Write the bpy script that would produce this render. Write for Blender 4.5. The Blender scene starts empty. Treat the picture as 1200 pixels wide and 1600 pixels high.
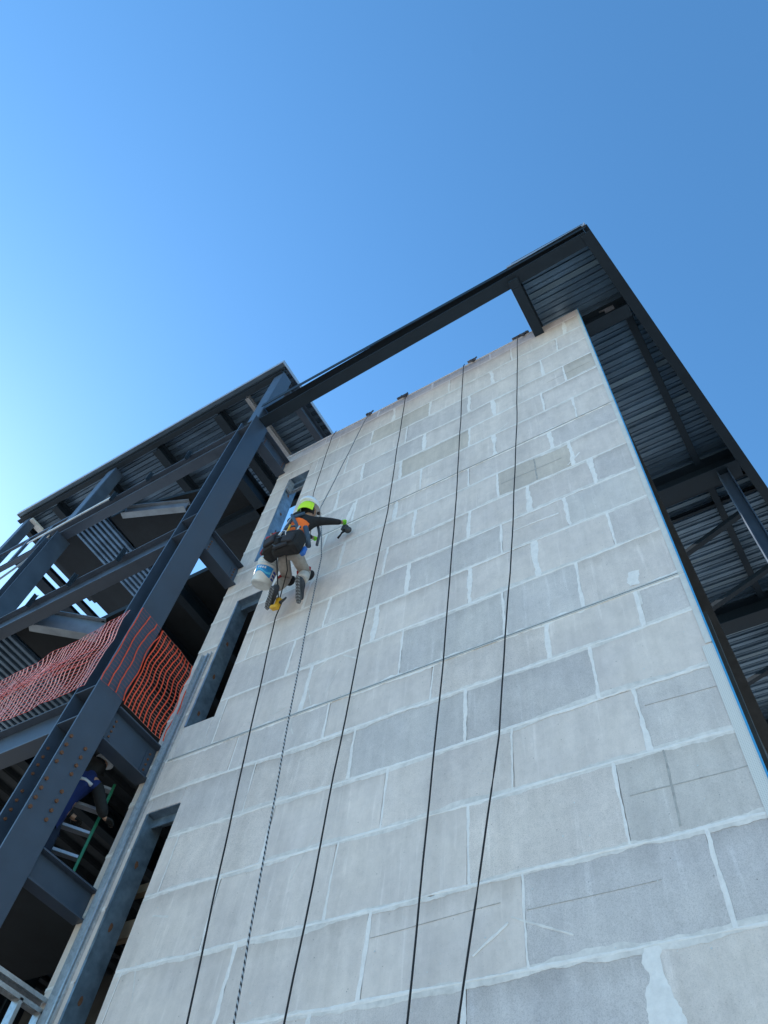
import bpy, bmesh, math, random
from mathutils import Vector, Matrix, noise
random.seed(7)
C = bpy.context.scene.collection
# ---------------- camera, sky, sun, exposure ----------------
cam_d = bpy.data.cameras.new('camera'); cam = bpy.data.objects.new('camera', cam_d); C.objects.link(cam)
RW = [(0.8528529, 0.5124958, 0.0999503), (-0.3922505, 0.75518, -0.5252072), (-0.344647, 0.4087189, 0.8450842)]
r, d, f = [Vector(v) for v in RW]
M = Matrix((( r.x, -d.x, -f.x, 0), (r.y, -d.y, -f.y, 0), (r.z, -d.z, -f.z, 0), (0, 0, 0, 1)))
cam.matrix_world = M
cam_d.sensor_fit = 'AUTO'; cam_d.sensor_width = 36.0; cam_d.lens = 1161.0/1600*36
cam_d.clip_start = 0.05; cam_d.clip_end = 6000
bpy.context.scene.camera = cam
SUN = Vector((-0.84, 0.035, 0.54)).normalized()
w = bpy.data.worlds.new('World'); bpy.context.scene.world = w; w.use_nodes = True
nt = w.node_tree; nt.nodes.clear()
sky = nt.nodes.new('ShaderNodeTexSky'); sky.sky_type = 'NISHITA'; sky.sun_disc = False
sky.sun_elevation = math.asin(SUN.z); sky.sun_rotation = math.atan2(SUN.x, SUN.y)
sky.air_density = 1.0; sky.dust_density = 0.22; sky.ozone_density = 3.0; sky.altitude = 0
bg = nt.nodes.new('ShaderNodeBackground'); bg.inputs[1].default_value = 0.15
wo = nt.nodes.new('ShaderNodeOutputWorld')
hs = nt.nodes.new('ShaderNodeHueSaturation'); hs.inputs['Saturation'].default_value = 1.15; nt.links.new(sky.outputs[0], hs.inputs['Color']); tn = nt.nodes.new('ShaderNodeMix'); tn.data_type = 'RGBA'; tn.blend_type = 'MULTIPLY'; tn.inputs[0].default_value = 1; tn.inputs[7].default_value = (.78, .96, .93, 1); nt.links.new(hs.outputs[0], tn.inputs[6]); nt.links.new(tn.outputs[2], bg.inputs[0]); nt.links.new(bg.outputs[0], wo.inputs[0])
sd = bpy.data.lights.new('sun', 'SUN'); sd.energy = 3.5; sd.angle = math.radians(0.5); sd.color = (1, .95, .88)
sun = bpy.data.objects.new('sun', sd); C.objects.link(sun)
sun.rotation_euler = SUN.to_track_quat('Z', 'Y').to_euler()
vs = bpy.context.scene.view_settings
vs.view_transform = 'Standard'; vs.look = 'None'; vs.gamma = 1; vs.exposure = 1.2

# ---------------- helpers ----------------
def tag(o, label=None, cat=None, group=None, kind=None):
    if label: o['label'] = label
    if cat: o['category'] = cat
    if group: o['group'] = group
    if kind: o['kind'] = kind
    return o
def empty(name, loc=(0, 0, 0), label=None, cat=None, group=None):
    o = bpy.data.objects.new(name, None); o.location = loc; C.objects.link(o)
    o.empty_display_size = .1
    return tag(o, label, cat, group)
class MB:
    def __init__(s): s.bm = bmesh.new(); s.mi = 0; s.col = None
    def quad(s, pts, mi=None):
        f = s.bm.faces.new([s.bm.verts.new(p) for p in pts]); f.material_index = s.mi if mi is None else mi
        return f
    def hexa(s, a, mi=None):
        v = [s.bm.verts.new(p) for p in a]
        fs = []
        for q in ((0,3,2,1),(4,5,6,7),(0,1,5,4),(1,2,6,5),(2,3,7,6),(3,0,4,7)):
            fc = s.bm.faces.new([v[i] for i in q]); fc.material_index = s.mi if mi is None else mi; fs.append(fc)
        return v, fs
    def box(s, x0, x1, y0, y1, z0, z1, mi=None):
        return s.hexa([(x0,y0,z0),(x1,y0,z0),(x1,y1,z0),(x0,y1,z0),(x0,y0,z1),(x1,y0,z1),(x1,y1,z1),(x0,y1,z1)], mi)
    def obox(s, p0, p1, side, up, w, h, ow=0, oh=0, mi=None):
        # box along p0-p1; width w along side (centre offset ow), height h along up (offset oh)
        p0 = Vector(p0); p1 = Vector(p1); S = Vector(side); U = Vector(up)
        q = []
        for dz in (-h/2, h/2):
            for (p, dx) in ((p0,-w/2),(p1,-w/2),(p1,w/2),(p0,w/2)):
                q.append(p + S*(dx+ow) + U*(dz+oh))
        return s.hexa([q[0],q[3],q[2],q[1],q[4],q[7],q[6],q[5]], mi)
    def tube(s, pts, rad, n=8, mi=None, cap=True):
        pts = [Vector(p) for p in pts]; rings = []
        for i, p in enumerate(pts):
            t = (pts[min(i+1, len(pts)-1)] - pts[max(i-1, 0)]).normalized()
            a = t.cross(Vector((0,0,1)));
            if a.length < .15: a = t.cross(Vector((0,1,0)))
            a.normalize(); b = t.cross(a)
            R = rad[i] if hasattr(rad, '__len__') else rad
            rings.append([s.bm.verts.new(p + a*R*math.cos(2*math.pi*k/n) + b*R*math.sin(2*math.pi*k/n)) for k in range(n)])
        m = s.mi if mi is None else mi
        for i in range(len(rings)-1):
            for k in range(n):
                fc = s.bm.faces.new((rings[i][k], rings[i][(k+1)%n], rings[i+1][(k+1)%n], rings[i+1][k])); fc.material_index = m; fc.smooth = True
        if cap:
            for rr in (rings[0][::-1], rings[-1]):
                fc = s.bm.faces.new(rr); fc.material_index = m
    def build(s, name, mats, parent=None, bevel=0):
        bmesh.ops.recalc_face_normals(s.bm, faces=s.bm.faces)
        me = bpy.data.meshes.new(name); s.bm.to_mesh(me); s.bm.free()
        if not isinstance(mats, (list, tuple)): mats = [mats]
        for m in mats: me.materials.append(m)
        o = bpy.data.objects.new(name, me); C.objects.link(o)
        if parent: o.parent = parent; o.matrix_parent_inverse = parent_world(parent).inverted()
        if bevel:
            b = o.modifiers.new('bevel', 'BEVEL'); b.width = bevel; b.segments = 2; b.limit_method = 'ANGLE'
        return o
def parent_world(o):
    m = o.matrix_basis.copy()
    if o.parent: m = parent_world(o.parent) @ o.matrix_parent_inverse @ m
    return m
def wbeam(mb, p0, p1, depth, width, tf=.022, tw=.014, up=(0,0,1)):
    p0 = Vector(p0); p1 = Vector(p1); a = (p1-p0).normalized(); U = Vector(up); S = a.cross(U).normalized(); U = S.cross(a).normalized()
    mb.obox(p0, p1, S, U, width, tf, 0, depth/2-tf/2)
    mb.obox(p0, p1, S, U, width, tf, 0, -depth/2+tf/2)
    mb.obox(p0, p1, S, U, tw, depth-2*tf-.002)
def ribdeck_x(mb, x0f, x1f, y0, y1, z, pitch=.20, h=.05, perf=False):
    # ribs running along x; x0f,x1f give ends for y
    prof = [(0,0),(.42,0),(.47,.5),(.5,.5),(.53,0),(.55,0),(.62,1),(.93,1)]
    pts = []; y = y0
    while y < y1:
        for (u, hh) in prof: pts.append((y+u*pitch, z+hh*h))
        y += pitch
    pts = [p for p in pts if p[0] <= y1]
    for a, b in zip(pts, pts[1:]):
        k_ = int(a[0]/pitch + .01)
        mb.quad([(x0f(a[0]),a[0],a[1]),(x1f(a[0]),a[0],a[1]),(x1f(b[0]),b[0],b[1]),(x0f(b[0]),b[0],b[1])], 1 if perf and a[1] == b[1] == z and (k_*7919) % 11 in (0, 4) and b[0]-a[0] > .05 else 0)
def ribdeck_y(mb, y0f, y1f, x0, x1, z, pitch=.30, h=.055):
    prof = [(0,0),(.42,0),(.47,.5),(.5,.5),(.53,0),(.55,0),(.62,1),(.93,1)]
    pts = []; x = x0
    while x < x1:
        for (u, hh) in prof: pts.append((x+u*pitch, z+hh*h))
        x += pitch
    pts = [p for p in pts if p[0] <= x1]
    for a, b in zip(pts, pts[1:]):
        mb.quad([(a[0],y0f(a[0]),a[1]),(a[0],y1f(a[0]),a[1]),(b[0],y1f(b[0]),b[1]),(b[0],y0f(b[0]),b[1])])

# ---------------- materials ----------------
def newmat(name):
    m = bpy.data.materials.new(name); m.use_nodes = True; n = m.node_tree
    return m, n, n.nodes['Principled BSDF']
def N(n, t, **kw):
    x = n.nodes.new(t)
    for k, v in kw.items(): setattr(x, k, v)
    return x
def noise_node(n, scale, detail=4, rough=.55, src=None, stretch=None):
    tc = N(n, 'ShaderNodeTexCoord'); mp = N(n, 'ShaderNodeMapping')
    n.links.new(tc.outputs['Object'], mp.inputs[0])
    if stretch: mp.inputs['Scale'].default_value = stretch
    t = N(n, 'ShaderNodeTexNoise'); t.inputs['Scale'].default_value = scale; t.inputs['Detail'].default_value = detail; t.inputs['Roughness'].default_value = rough
    n.links.new(mp.outputs[0], t.inputs[0]); return t
def ramp(n, src, stops):
    rr = N(n, 'ShaderNodeValToRGB'); e = rr.color_ramp.elements
    while len(e) < len(stops): e.new(.5)
    for el, (p, c) in zip(e, stops):
        el.position = p; el.color = (c, c, c, 1) if not hasattr(c, '__len__') else (*c, 1)
    n.links.new(src, rr.inputs[0]); return rr
def mix(n, a, b, fac, mode='MIX'):
    mx = N(n, 'ShaderNodeMix', data_type='RGBA', blend_type=mode)
    for i, v in ((6, a), (7, b)):
        if hasattr(v, 'links') or isinstance(v, bpy.types.NodeSocket): n.links.new(v, mx.inputs[i])
        else: mx.inputs[i].default_value = (*v, 1)
    if isinstance(fac, bpy.types.NodeSocket): n.links.new(fac, mx.inputs[0])
    else: mx.inputs[0].default_value = fac
    return mx.outputs[2]
def bump(n, bs, src, strength, dist, prev=None):
    b = N(n, 'ShaderNodeBump'); b.inputs['Strength'].default_value = strength; b.inputs['Distance'].default_value = dist
    n.links.new(src, b.inputs['Height'])
    if prev: n.links.new(prev.outputs[0], b.inputs['Normal'])
    n.links.new(b.outputs[0], bs.inputs['Normal']); return b
def plain(name, col, rough=.6, metal=0, var=.15, scale=6, bmp=0, spec=.5, stretch=None):
    m, n, bs = newmat(name)
    t = noise_node(n, scale, 5, .6, stretch=stretch)
    rr = ramp(n, t.outputs[0], [(.3, 1-var), (.7, 1+var*.6)])
    n.links.new(mix(n, col, rr.outputs[0], 1, 'MULTIPLY'), bs.inputs['Base Color'])
    bs.inputs['Roughness'].default_value = rough; bs.inputs['Metallic'].default_value = metal
    bs.inputs['Specular IOR Level'].default_value = spec
    if bmp:
        t2 = noise_node(n, scale*8, 4); bump(n, bs, t2.outputs[0], bmp, .004)
    return m
# aerated concrete blocks: tone per block from attribute
m_block, n, bs = newmat('aerated_block')
at = N(n, 'ShaderNodeAttribute', attribute_name='tone')
big = noise_node(n, 1.3, 5, .6); c = mix(n, at.outputs['Color'], ramp(n, big.outputs[0], [(.3,(.88,.885,.91)),(.7,(1.06,1.055,1.04))]).outputs[0], 1, 'MULTIPLY')
st = noise_node(n, 9, 4, .6, stretch=(1, 1, .16)); c = mix(n, c, ramp(n, st.outputs[0], [(.32,.93),(.62,1.04)]).outputs[0], 1, 'MULTIPLY')
mid = noise_node(n, 14, 6, .7); c = mix(n, c, ramp(n, mid.outputs[0], [(.35,.95),(.65,1.04)]).outputs[0], 1, 'MULTIPLY')
gr = noise_node(n, 170, 3, .7)
ga = N(n, 'ShaderNodeMath', operation='MULTIPLY'); n.links.new(at.outputs['Alpha'], ga.inputs[0]); ga.inputs[1].default_value = 1
c = mix(n, c, mix(n, c, ramp(n, gr.outputs[0], [(.36,.74),(.5,1.0),(.7,1.1)]).outputs[0], 1, 'MULTIPLY'), ga.outputs[0])
vo = N(n, 'ShaderNodeTexVoronoi'); vo.inputs['Scale'].default_value = 11
tc = N(n, 'ShaderNodeTexCoord'); n.links.new(tc.outputs['Object'], vo.inputs[0])
c = mix(n, c, ramp(n, vo.outputs['Distance'], [(.03,.35),(.06,1)]).outputs[0], .75, 'MULTIPLY')
uv = N(n, 'ShaderNodeUVMap', uv_map='block'); sx = N(n, 'ShaderNodeSeparateXYZ'); n.links.new(uv.outputs[0], sx.inputs[0])
dn = noise_node(n, 7, 5, .65, stretch=(1, 1, .18))     # dirt washed down from the bed joint above
th = N(n, 'ShaderNodeMath', operation='MULTIPLY'); n.links.new(dn.outputs[0], th.inputs[0]); th.inputs[1].default_value = .34
sb = N(n, 'ShaderNodeMath', operation='SUBTRACT'); n.links.new(th.outputs[0], sb.inputs[0]); n.links.new(sx.outputs[1], sb.inputs[1])
mr = N(n, 'ShaderNodeMapRange'); mr.inputs[1].default_value = 0; mr.inputs[2].default_value = .14; mr.inputs[3].default_value = 0; mr.inputs[4].default_value = .55; n.links.new(sb.outputs[0], mr.inputs[0])
dm = N(n, 'ShaderNodeMath', operation='MULTIPLY'); n.links.new(mr.outputs[0], dm.inputs[0]); n.links.new(sx.outputs[0], dm.inputs[1])
c = mix(n, c, mix(n, c, (.70,.68,.66), 1, 'MULTIPLY'), dm.outputs[0])
dr_ = noise_node(n, 16, 5, .7, stretch=(1, 1, .05))    # pale lime runs
c = mix(n, c, mix(n, c, (1.13,1.14,1.15), 1, 'MULTIPLY'), ramp(n, dr_.outputs[0], [(.56,0),(.68,1)]).outputs[0])
vp = N(n, 'ShaderNodeTexVoronoi'); vp.inputs['Scale'].default_value = 42; n.links.new(tc.outputs['Object'], vp.inputs[0])
c = mix(n, c, ramp(n, vp.outputs['Distance'], [(.06,.5),(.12,1)]).outputs[0], .6, 'MULTIPLY')
sc = noise_node(n, 3.2, 8, .8); c = mix(n, c, ramp(n, sc.outputs[0], [(.40,.95),(.47,1),(.56,1),(.62,1.05)]).outputs[0], 1, 'MULTIPLY')
n.links.new(c, bs.inputs['Base Color']); bs.inputs['Roughness'].default_value = .92
b1 = bump(n, bs, gr.outputs[0], .35, .004); bump(n, bs, mid.outputs[0], .4, .006, b1)
m_mortar, n, bs = newmat('thin_mortar')
t = noise_node(n, 12, 6, .7)
n.links.new(mix(n, (.85,.79,.745), ramp(n, t.outputs[0], [(.3,.86),(.7,1.06)]).outputs[0], 1, 'MULTIPLY'), bs.inputs['Base Color'])
bs.inputs['Roughness'].default_value = .9; bump(n, bs, noise_node(n, 60, 4, .7).outputs[0], .5, .006)
m_smear = plain('mortar_smear', (.73,.67,.62), .92, var=.2, scale=14, bmp=.3)
m_sawcut = plain('saw_mark', (.43,.40,.37), .9, var=.3, scale=20)
m_steel = plain('painted_steel', (.038,.062,.094), .45, var=.22, scale=3, bmp=.05, spec=.5)
def steelmat(name, col, rough, spec):
    m, n, bs = newmat(name)
    t = noise_node(n, 3, 6, .65); c = mix(n, col, ramp(n, t.outputs[0], [(.3,.82),(.7,1.14)]).outputs[0], 1, 'MULTIPLY')
    sc_ = noise_node(n, 9, 9, .8, stretch=(1, 1, .35)); c = mix(n, c, (.20,.23,.25), ramp(n, sc_.outputs[0], [(.665,0),(.70,.55)]).outputs[0])
    sp_ = noise_node(n, 42, 5, .75); c = mix(n, c, (.22,.25,.27), ramp(n, sp_.outputs[0], [(.70,0),(.73,.5)]).outputs[0])
    ru_ = noise_node(n, 5.5, 8, .8); c = mix(n, c, (.12,.055,.03), ramp(n, ru_.outputs[0], [(.70,0),(.74,.7)]).outputs[0])
    n.links.new(c, bs.inputs['Base Color']); bs.inputs['Specular IOR Level'].default_value = spec
    n.links.new(ramp(n, t.outputs[0], [(.3, rough-.08),(.7, rough+.12)]).outputs[0], bs.inputs['Roughness'])
    bump(n, bs, noise_node(n, 30, 5, .6).outputs[0], .12, .002); return m
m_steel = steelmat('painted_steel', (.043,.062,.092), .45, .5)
m_steel_shade = steelmat('painted_steel_shaded', (.015,.026,.038), .6, .25) if True else plain('painted_steel_shaded', (.015,.026,.038), .6, var=.2, scale=3, spec=.25)  # darker copy of painted_steel; canopy and inner beam shade put into its colour
m_deck_shade = plain('galvanised_deck_shaded', (.035,.045,.055), .6, var=.35, scale=5)  # deck copy with the shade of the lower floors put into its colour
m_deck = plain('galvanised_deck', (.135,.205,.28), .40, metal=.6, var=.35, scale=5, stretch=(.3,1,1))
m_perf, n, bs = newmat('perforated_deck')
tc = N(n, 'ShaderNodeTexCoord'); vo = N(n, 'ShaderNodeTexVoronoi'); vo.inputs['Scale'].default_value = 28; vo.inputs['Randomness'].default_value = 0
n.links.new(tc.outputs['Object'], vo.inputs[0])
n.links.new(mix(n, (.13,.20,.26), ramp(n, vo.outputs['Distance'], [(.28,.35),(.40,1)]).outputs[0], 1, 'MULTIPLY'), bs.inputs['Base Color']); bs.inputs['Roughness'].default_value = .45
m_galv, n, bs = newmat('galvanised_steel')
vo = N(n, 'ShaderNodeTexVoronoi'); vo.inputs['Scale'].default_value = 35; tc = N(n, 'ShaderNodeTexCoord'); n.links.new(tc.outputs['Object'], vo.inputs[0])
n.links.new(mix(n, (.52,.53,.54), ramp(n, vo.outputs['Color'], [(0,.8),(1,1.1)]).outputs[0], 1, 'MULTIPLY'), bs.inputs['Base Color'])
bs.inputs['Metallic'].default_value = .65; bs.inputs['Roughness'].default_value = .36
m_jamb = plain('jamb_steel', (.22,.30,.38), .45, metal=.6, var=.35, scale=9, bmp=.1)
m_rust = plain('rust', (.16,.07,.035), .85, var=.5, scale=60, bmp=.3)
m_bluefilm = plain('blue_film', (.05,.30,.56), .4, var=.1)
m_bead, n, bs = newmat('corner_bead_metal')
tc = N(n, 'ShaderNodeTexCoord'); vo = N(n, 'ShaderNodeTexVoronoi'); vo.inputs['Scale'].default_value = 85; vo.inputs['Randomness'].default_value = 0
n.links.new(tc.outputs['Object'], vo.inputs[0])
n.links.new(mix(n, (.66,.64,.60), ramp(n, vo.outputs['Distance'], [(.30,.45),(.38,1)]).outputs[0], 1, 'MULTIPLY'), bs.inputs['Base Color']); bs.inputs['Roughness'].default_value = .7
m_beads = plain('corner_bead_solid', (.64,.62,.58), .7, metal=0, var=.1, scale=12)
m_dark = plain('dark_sheathing', (.05,.048,.045), .8, var=.3, scale=4)
m_brown = plain('primer_brown_steel', (.045,.045,.044), .6, var=.3, scale=6)
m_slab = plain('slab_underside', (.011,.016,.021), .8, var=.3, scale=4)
m_net = plain('orange_net', (.85,.09,.03), .55, var=.15, scale=10)
m_netpale = plain('pale_net', (.95,.42,.36), .55, var=.35, scale=3)  # paler pink strands of the net
m_rope = plain('black_rope', (.012,.012,.014), .8, var=.3, scale=60)
m_rope2, n, bs = newmat('braided_rope')
tc = N(n, 'ShaderNodeTexCoord'); wv = N(n, 'ShaderNodeTexWave'); wv.bands_direction = 'DIAGONAL'; wv.inputs['Scale'].default_value = 14; n.links.new(tc.outputs['Object'], wv.inputs[0])
n.links.new(ramp(n, wv.outputs[0], [(.35,(.02,.02,.025)),(.7,(.40,.42,.44))]).outputs[0], bs.inputs['Base Color']); bs.inputs['Roughness'].default_value = .8
m_pad = plain('grey_pad', (.10,.10,.11), .8, var=.4, scale=20)
m_wood = plain('timber', (.30,.22,.15), .8, var=.3, scale=5, stretch=(1,6,1))
m_green = plain('ladder_green', (.01,.16,.08), .5)
m_alu = plain('aluminium', (.36,.38,.44), .45, metal=.5)
m_ground, n, bs = newmat('ground_sand')
t = noise_node(n, .5, 8, .6); n.links.new(mix(n, (.46,.41,.34), ramp(n, t.outputs[0], [(.3,.75),(.7,1.1)]).outputs[0], 1, 'MULTIPLY'), bs.inputs['Base Color']); bs.inputs['Roughness'].default_value = .95
bump(n, bs, noise_node(n, 8, 6).outputs[0], .5, .05)
m_white = plain('white_and_sunlit', (.62,.64,.63), .5, var=.2, scale=5)  # white of the mortar spots; on the slab edge strip, painted sunlight
m_grey_primer = plain('grey_primer_steel', (.27,.32,.37), .5, var=.25, scale=4)

m_slot = plain('reglet_slot', (.16,.18,.19), .7)
m_joint = plain('reglet_metal', (.56,.56,.54), .6, metal=0, var=.1)
GZ = -1.6; D = 4.25
# ---------------- ground ----------------
mb = MB(); G = 40; S = 3000.0
xs = [-S, -400, -80, -30, -15, -8, 0, 8, 15, 30, 80, 400, S]
vv = [[mb.bm.verts.new((x, y, GZ + (0.0 if abs(x) > 60 or abs(y) > 60 else 0))) for y in xs] for x in xs]
for i in range(len(xs)-1):
    for j in range(len(xs)-1): mb.bm.faces.new((vv[i][j], vv[i+1][j], vv[i+1][j+1], vv[i][j+1]))
tag(mb.build('ground', m_ground), kind='structure')

# ---------------- block wall ----------------
wall = empty('block_wall', (-3.3, D+.12, GZ), 'tall pale grey block wall with mortar smears and narrow openings along its left edge', 'wall')
XL, XR, YB = -6.33, -0.20, 4.47
WX0, WX1 = -5.97, -5.52
wins = [(9.10, 11.70), (5.78, 8.14), (1.95, 4.62), (-1.2, 1.3)]
TOP = 12.85
mb = MB()
# backing core, 8 mm behind block faces, butted pieces
yf = D+.010
mb.box(WX1+.001, XR-.002, yf, YB, GZ, TOP-.002); mb.box(XL+.002, WX0-.001, yf, YB, GZ, TOP-.002)
zz = [GZ] + sorted([z for a in wins for z in a]) + [TOP-.002]
for i in range(0, len(zz), 2): mb.box(WX0-.001, WX1+.001, yf, YB, zz[i], zz[i+1])
core = mb.build('wall_core', m_smear, wall)
lv = [12.85,12.58,12.0,11.42,10.77,10.18,9.57,8.93,8.425,7.80,7.21,6.62,6.0,5.30,4.82,4.215,3.615,2.97,2.36,1.75,1.14,.53,-.08,-.69,-1.3,GZ]
vj = {0:[-5.35,-4.18,-3.01,-1.85],1:[-4.99,-3.78,-2.64,-1.47,-.5],2:[-5.36,-4.18,-3.01,-1.84,-.69],3:[-4.6,-3.41,-2.25,-1.0],
 4:[-5.3,-4.18,-3.03,-1.84,-.7],5:[-4.57,-3.42,-2.25,-1.08],6:[-5.35,-4.16,-3.02,-1.85,-.69],7:[-4.58,-3.4,-2.25,-1.08],
 8:[-5.35,-4.17,-3.04,-1.85,-.88],9:[-4.6,-3.42,-2.25,-1.46,-.69],10:[-5.36,-4.19,-3.03,-1.84,-1.07],11:[-4.56,-3.41,-2.25,-1.47,-.68],
 12:[-5.38,-4.2,-3.01,-1.86,-1.09],13:[-4.99,-3.81,-2.63,-1.46,-.64],14:[-4.6,-3.43,-2.26,-1.11],15:[-5.35,-4.2,-3.02,-1.86,-.85],
 16:[-4.61,-3.42,-2.24,-1.1],17:[-5.43,-4.23,-3.02,-1.84,-.64],18:[-4.6,-3.4,-2.25,-1.1]}
darks = {( -.47,10.48):((.44,.41,.37),.3),(-2.83,10.06):((.44,.425,.39),.4),(-1.23,8.14):((.42,.405,.385),.4),(-3.54,12.02-.2):((.44,.42,.39),.3),
 (-.62,6.83):((.49,.48,.455),.3),(-1.6,4.58):((.38,.375,.37),1),(-.6,3.84):((.42,.41,.40),.8),(-.64,3.31):((.41,.40,.375),.7),
 (-2.68,6.92):((.42,.41,.40),.8),(-2.96,4.61):((.41,.41,.405),.9),(-1.07,2.84):((.39,.39,.40),1),(-.24,5.0):((.44,.43,.425),.7),
 (-2.48,5.76):((.39,.39,.385),1),(-.44,2.77):((.38,.385,.40),1),(-5.65,5.5):((.45,.45,.44),.5),(-1.2,5.76):((.44,.44,.44),.8),(-2.0,2.1):((.41,.41,.42),1)}
mb = MB(); tones = {}
def bface(x0, x1, z0, z1, yo, tone, dirt, ztop):
    g = .003
    x0 += g; x1 -= g; z0 += g; z1 -= g
    if x1-x0 < .02 or z1-z0 < .02: return
    b = .006
    F = [(x0,z0),(x1,z0),(x1,z1),(x0,z1)]; I = [(x0+b,z0+b),(x1-b,z0+b),(x1-b,z1-b),(x0+b,z1-b)]
    y = D+yo
    vo_ = [mb.bm.verts.new((p[0], y+.009, p[1])) for p in F]; vi = [mb.bm.verts.new((p[0], y, p[1])) for p in I]
    fs = [mb.bm.faces.new(vi)] + [mb.bm.faces.new((vo_[i], vo_[(i+1)%4], vi[(i+1)%4], vi[i])) for i in range(4)]
    for q in fs: tones[q] = [*tone[:4], dirt, ztop]
joints_v = []
for r_ in range(len(lv)-1):
    z1, z0 = lv[r_], lv[r_+1]
    js = vj.get(r_, [x + (0 if r_ % 2 else .58) for x in (-5.75,-4.6,-3.43,-2.26,-1.1)]); js = [x for x in js if XL+.2 < x < XR-.05]
    ed = [XL] + sorted(js) + [XR]
    for x in js: joints_v.append((x, z0, z1))
    for a, b in zip(ed, ed[1:]):
        v = random.uniform(-.016, .016); base = .64 + v
        tone = [base*1.12, base*.97, base*.875, random.choice([.05,.1,.2,.35,.6])*(1.3 if z0 < 6 else .6)]
        if random.random() < .14: tone[0:3] = [base*1.02, base*.905, base*.84]; tone[3] = .6
        for (dx, dz), (tc_, g_) in darks.items():
            if a < dx < b and z0 < dz < z1: tone = [.345+tc_[0]*.70, .305+tc_[1]*.65, .275+tc_[2]*.64, g_*.8]
        for (dx, dz) in ((-.47,10.48),(-2.83,10.06),(-1.23,8.14),(-3.54,11.82)):
            if a < dx < b and z0 < dz < z1: tone = [.60,.515,.44,.3]
        yo = random.uniform(-.0015, .0015)
        # clip by windows
        pieces = [(a, b, z0, z1)]
        for (w0, w1) in wins:
            new = []
            for (pa, pb, pz0, pz1) in pieces:
                if pb <= WX0 or pa >= WX1 or pz1 <= w0 or pz0 >= w1: new.append((pa,pb,pz0,pz1)); continue
                if pa < WX0: new.append((pa, WX0, pz0, pz1)); pa = WX0
                if pb > WX1: new.append((WX1, pb, pz0, pz1)); pb = WX1
                if pz1 > w1: new.append((pa, pb, w1, pz1))
                if pz0 < w0: new.append((pa, pb, pz0, w0))
            pieces = new
        dirt = random.choice([0,.2,.4,.7,1.0])
        for p in pieces: bface(*p, yo, tone, dirt, z1)
lay = mb.bm.loops.layers.float_color.new('tone'); uvl = mb.bm.loops.layers.uv.new('block')
for fc, t in tones.items():
    for l in fc.loops:
        l[lay] = t[:4]; l[uvl].uv = (t[4], t[5]-l.vert.co.z)
mb.build('blockwork', m_block, wall)
# mortar ribbons
def free(x, z, m=.01):
    return not any(WX0-m < x < WX1+m and a-m < z < b+m for a, b in wins)
mb = MB(); mb2 = MB()
def ribbon(M_, p, q, hw, seedv, yo=-.003, step=.018, lo=.35, hi=1.5, freq=4., centre_wob=.004, y0=D):
    L = math.hypot(q[0]-p[0], q[1]-p[1]); n_ = max(2, int(L/step)); t = ((q[0]-p[0])/L, (q[1]-p[1])/L); nn = (-t[1], t[0]); prev = None
    for i in range(n_+1):
        s_ = i/n_*L; x = p[0]+t[0]*s_; z = p[1]+t[1]*s_
        na = noise.noise(Vector((s_*freq, seedv, .3))) + .5*noise.noise(Vector((s_*freq*4.3, seedv, 2.3)))
        nb = noise.noise(Vector((s_*freq, seedv, 7.7))) + .5*noise.noise(Vector((s_*freq*4.3, seedv, 9.9)))
        ncn = noise.noise(Vector((s_*1.3, seedv, 4.4)))
        ng = noise.noise(Vector((s_*38, seedv, 5.1))); nh_ = noise.noise(Vector((s_*38, seedv, 8.1)))
        wa = hw*min(hi, max(lo, .9+na*.95+ng*.22)); wb = hw*min(hi, max(lo, .9+nb*.95+nh_*.22)); cw = centre_wob*ncn*2
        a = (x+nn[0]*(wa+cw), y0-.0012, z+nn[1]*(wa+cw)); c_ = (x+nn[0]*cw, y0+yo-.002, z+nn[1]*cw); b = (x-nn[0]*(wb-cw), y0-.0012, z-nn[1]*(wb-cw))
        if not free(x, z): prev = None; continue
        cur = [M_.bm.verts.new(v) for v in (a, c_, b)]
        if prev:
            for k in (0, 1):
                fc = M_.bm.faces.new((prev[k], prev[k+1], cur[k+1], cur[k])); fc.smooth = True
        prev = cur
for i, z in enumerate(lv[1:-1]):
    if i == 6 or i == 12:
        ribbon(mb, (XL, z), (XR, z), .034, i*3.1, lo=.45, hi=1.9); continue
    ribbon(mb, (XL, z), (XR, z), .013 if i < 9 else .014, i*3.1+.5, lo=.25, hi=2.2, freq=2.5)
    ribbon(mb2, (XL, z), (XR, z), .032, i*5.7+.5, yo=-.0005, lo=.0, hi=1.8, freq=2.2, centre_wob=.02)
for i, (x, z0, z1) in enumerate(joints_v):
    hw = random.choice([.014,.018,.024,.030])*(1.1 if z0 > 5 else .8)
    if abs(x+.85) < .02 and z1 < 4.3: hw = .022
    if z1 > 12.7: hw = .02
    if x < -4.9: hw *= .6
    if x == -1.1 and z0 < 2.4 and z1 > 2: hw = .085
    ribbon(mb, (x+random.uniform(-.012,.012), z0+.005), (x+random.uniform(-.012,.012), z1-.005), hw, 50+i*2.3, yo=-.004, freq=3, lo=.4)
for i in range(26):   # stray trowel strokes and patches
    x = random.uniform(-5.3,-.4); z = random.uniform(2.0,12.4); a = random.uniform(0, math.pi); L = random.uniform(.1,.45)
    ribbon(mb2, (x, z), (x+L*math.cos(a), z+L*math.sin(a)), random.uniform(.004,.012), 300+i*1.7, yo=-.0005, lo=.2)
for p, q, hw in (((-1.16,6.95),(-1.7,6.98),.012),((-4.25,9.02),(-4.18,9.5),.035),((-.78,8.04),(-.95,7.86),.012),((-1.95,2.66),(-2.2,2.5),.012),((-.6,5.55),(-.63,5.36),.06)):
    ribbon(mb, p, q, hw, 400+p[0], lo=.5)
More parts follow.
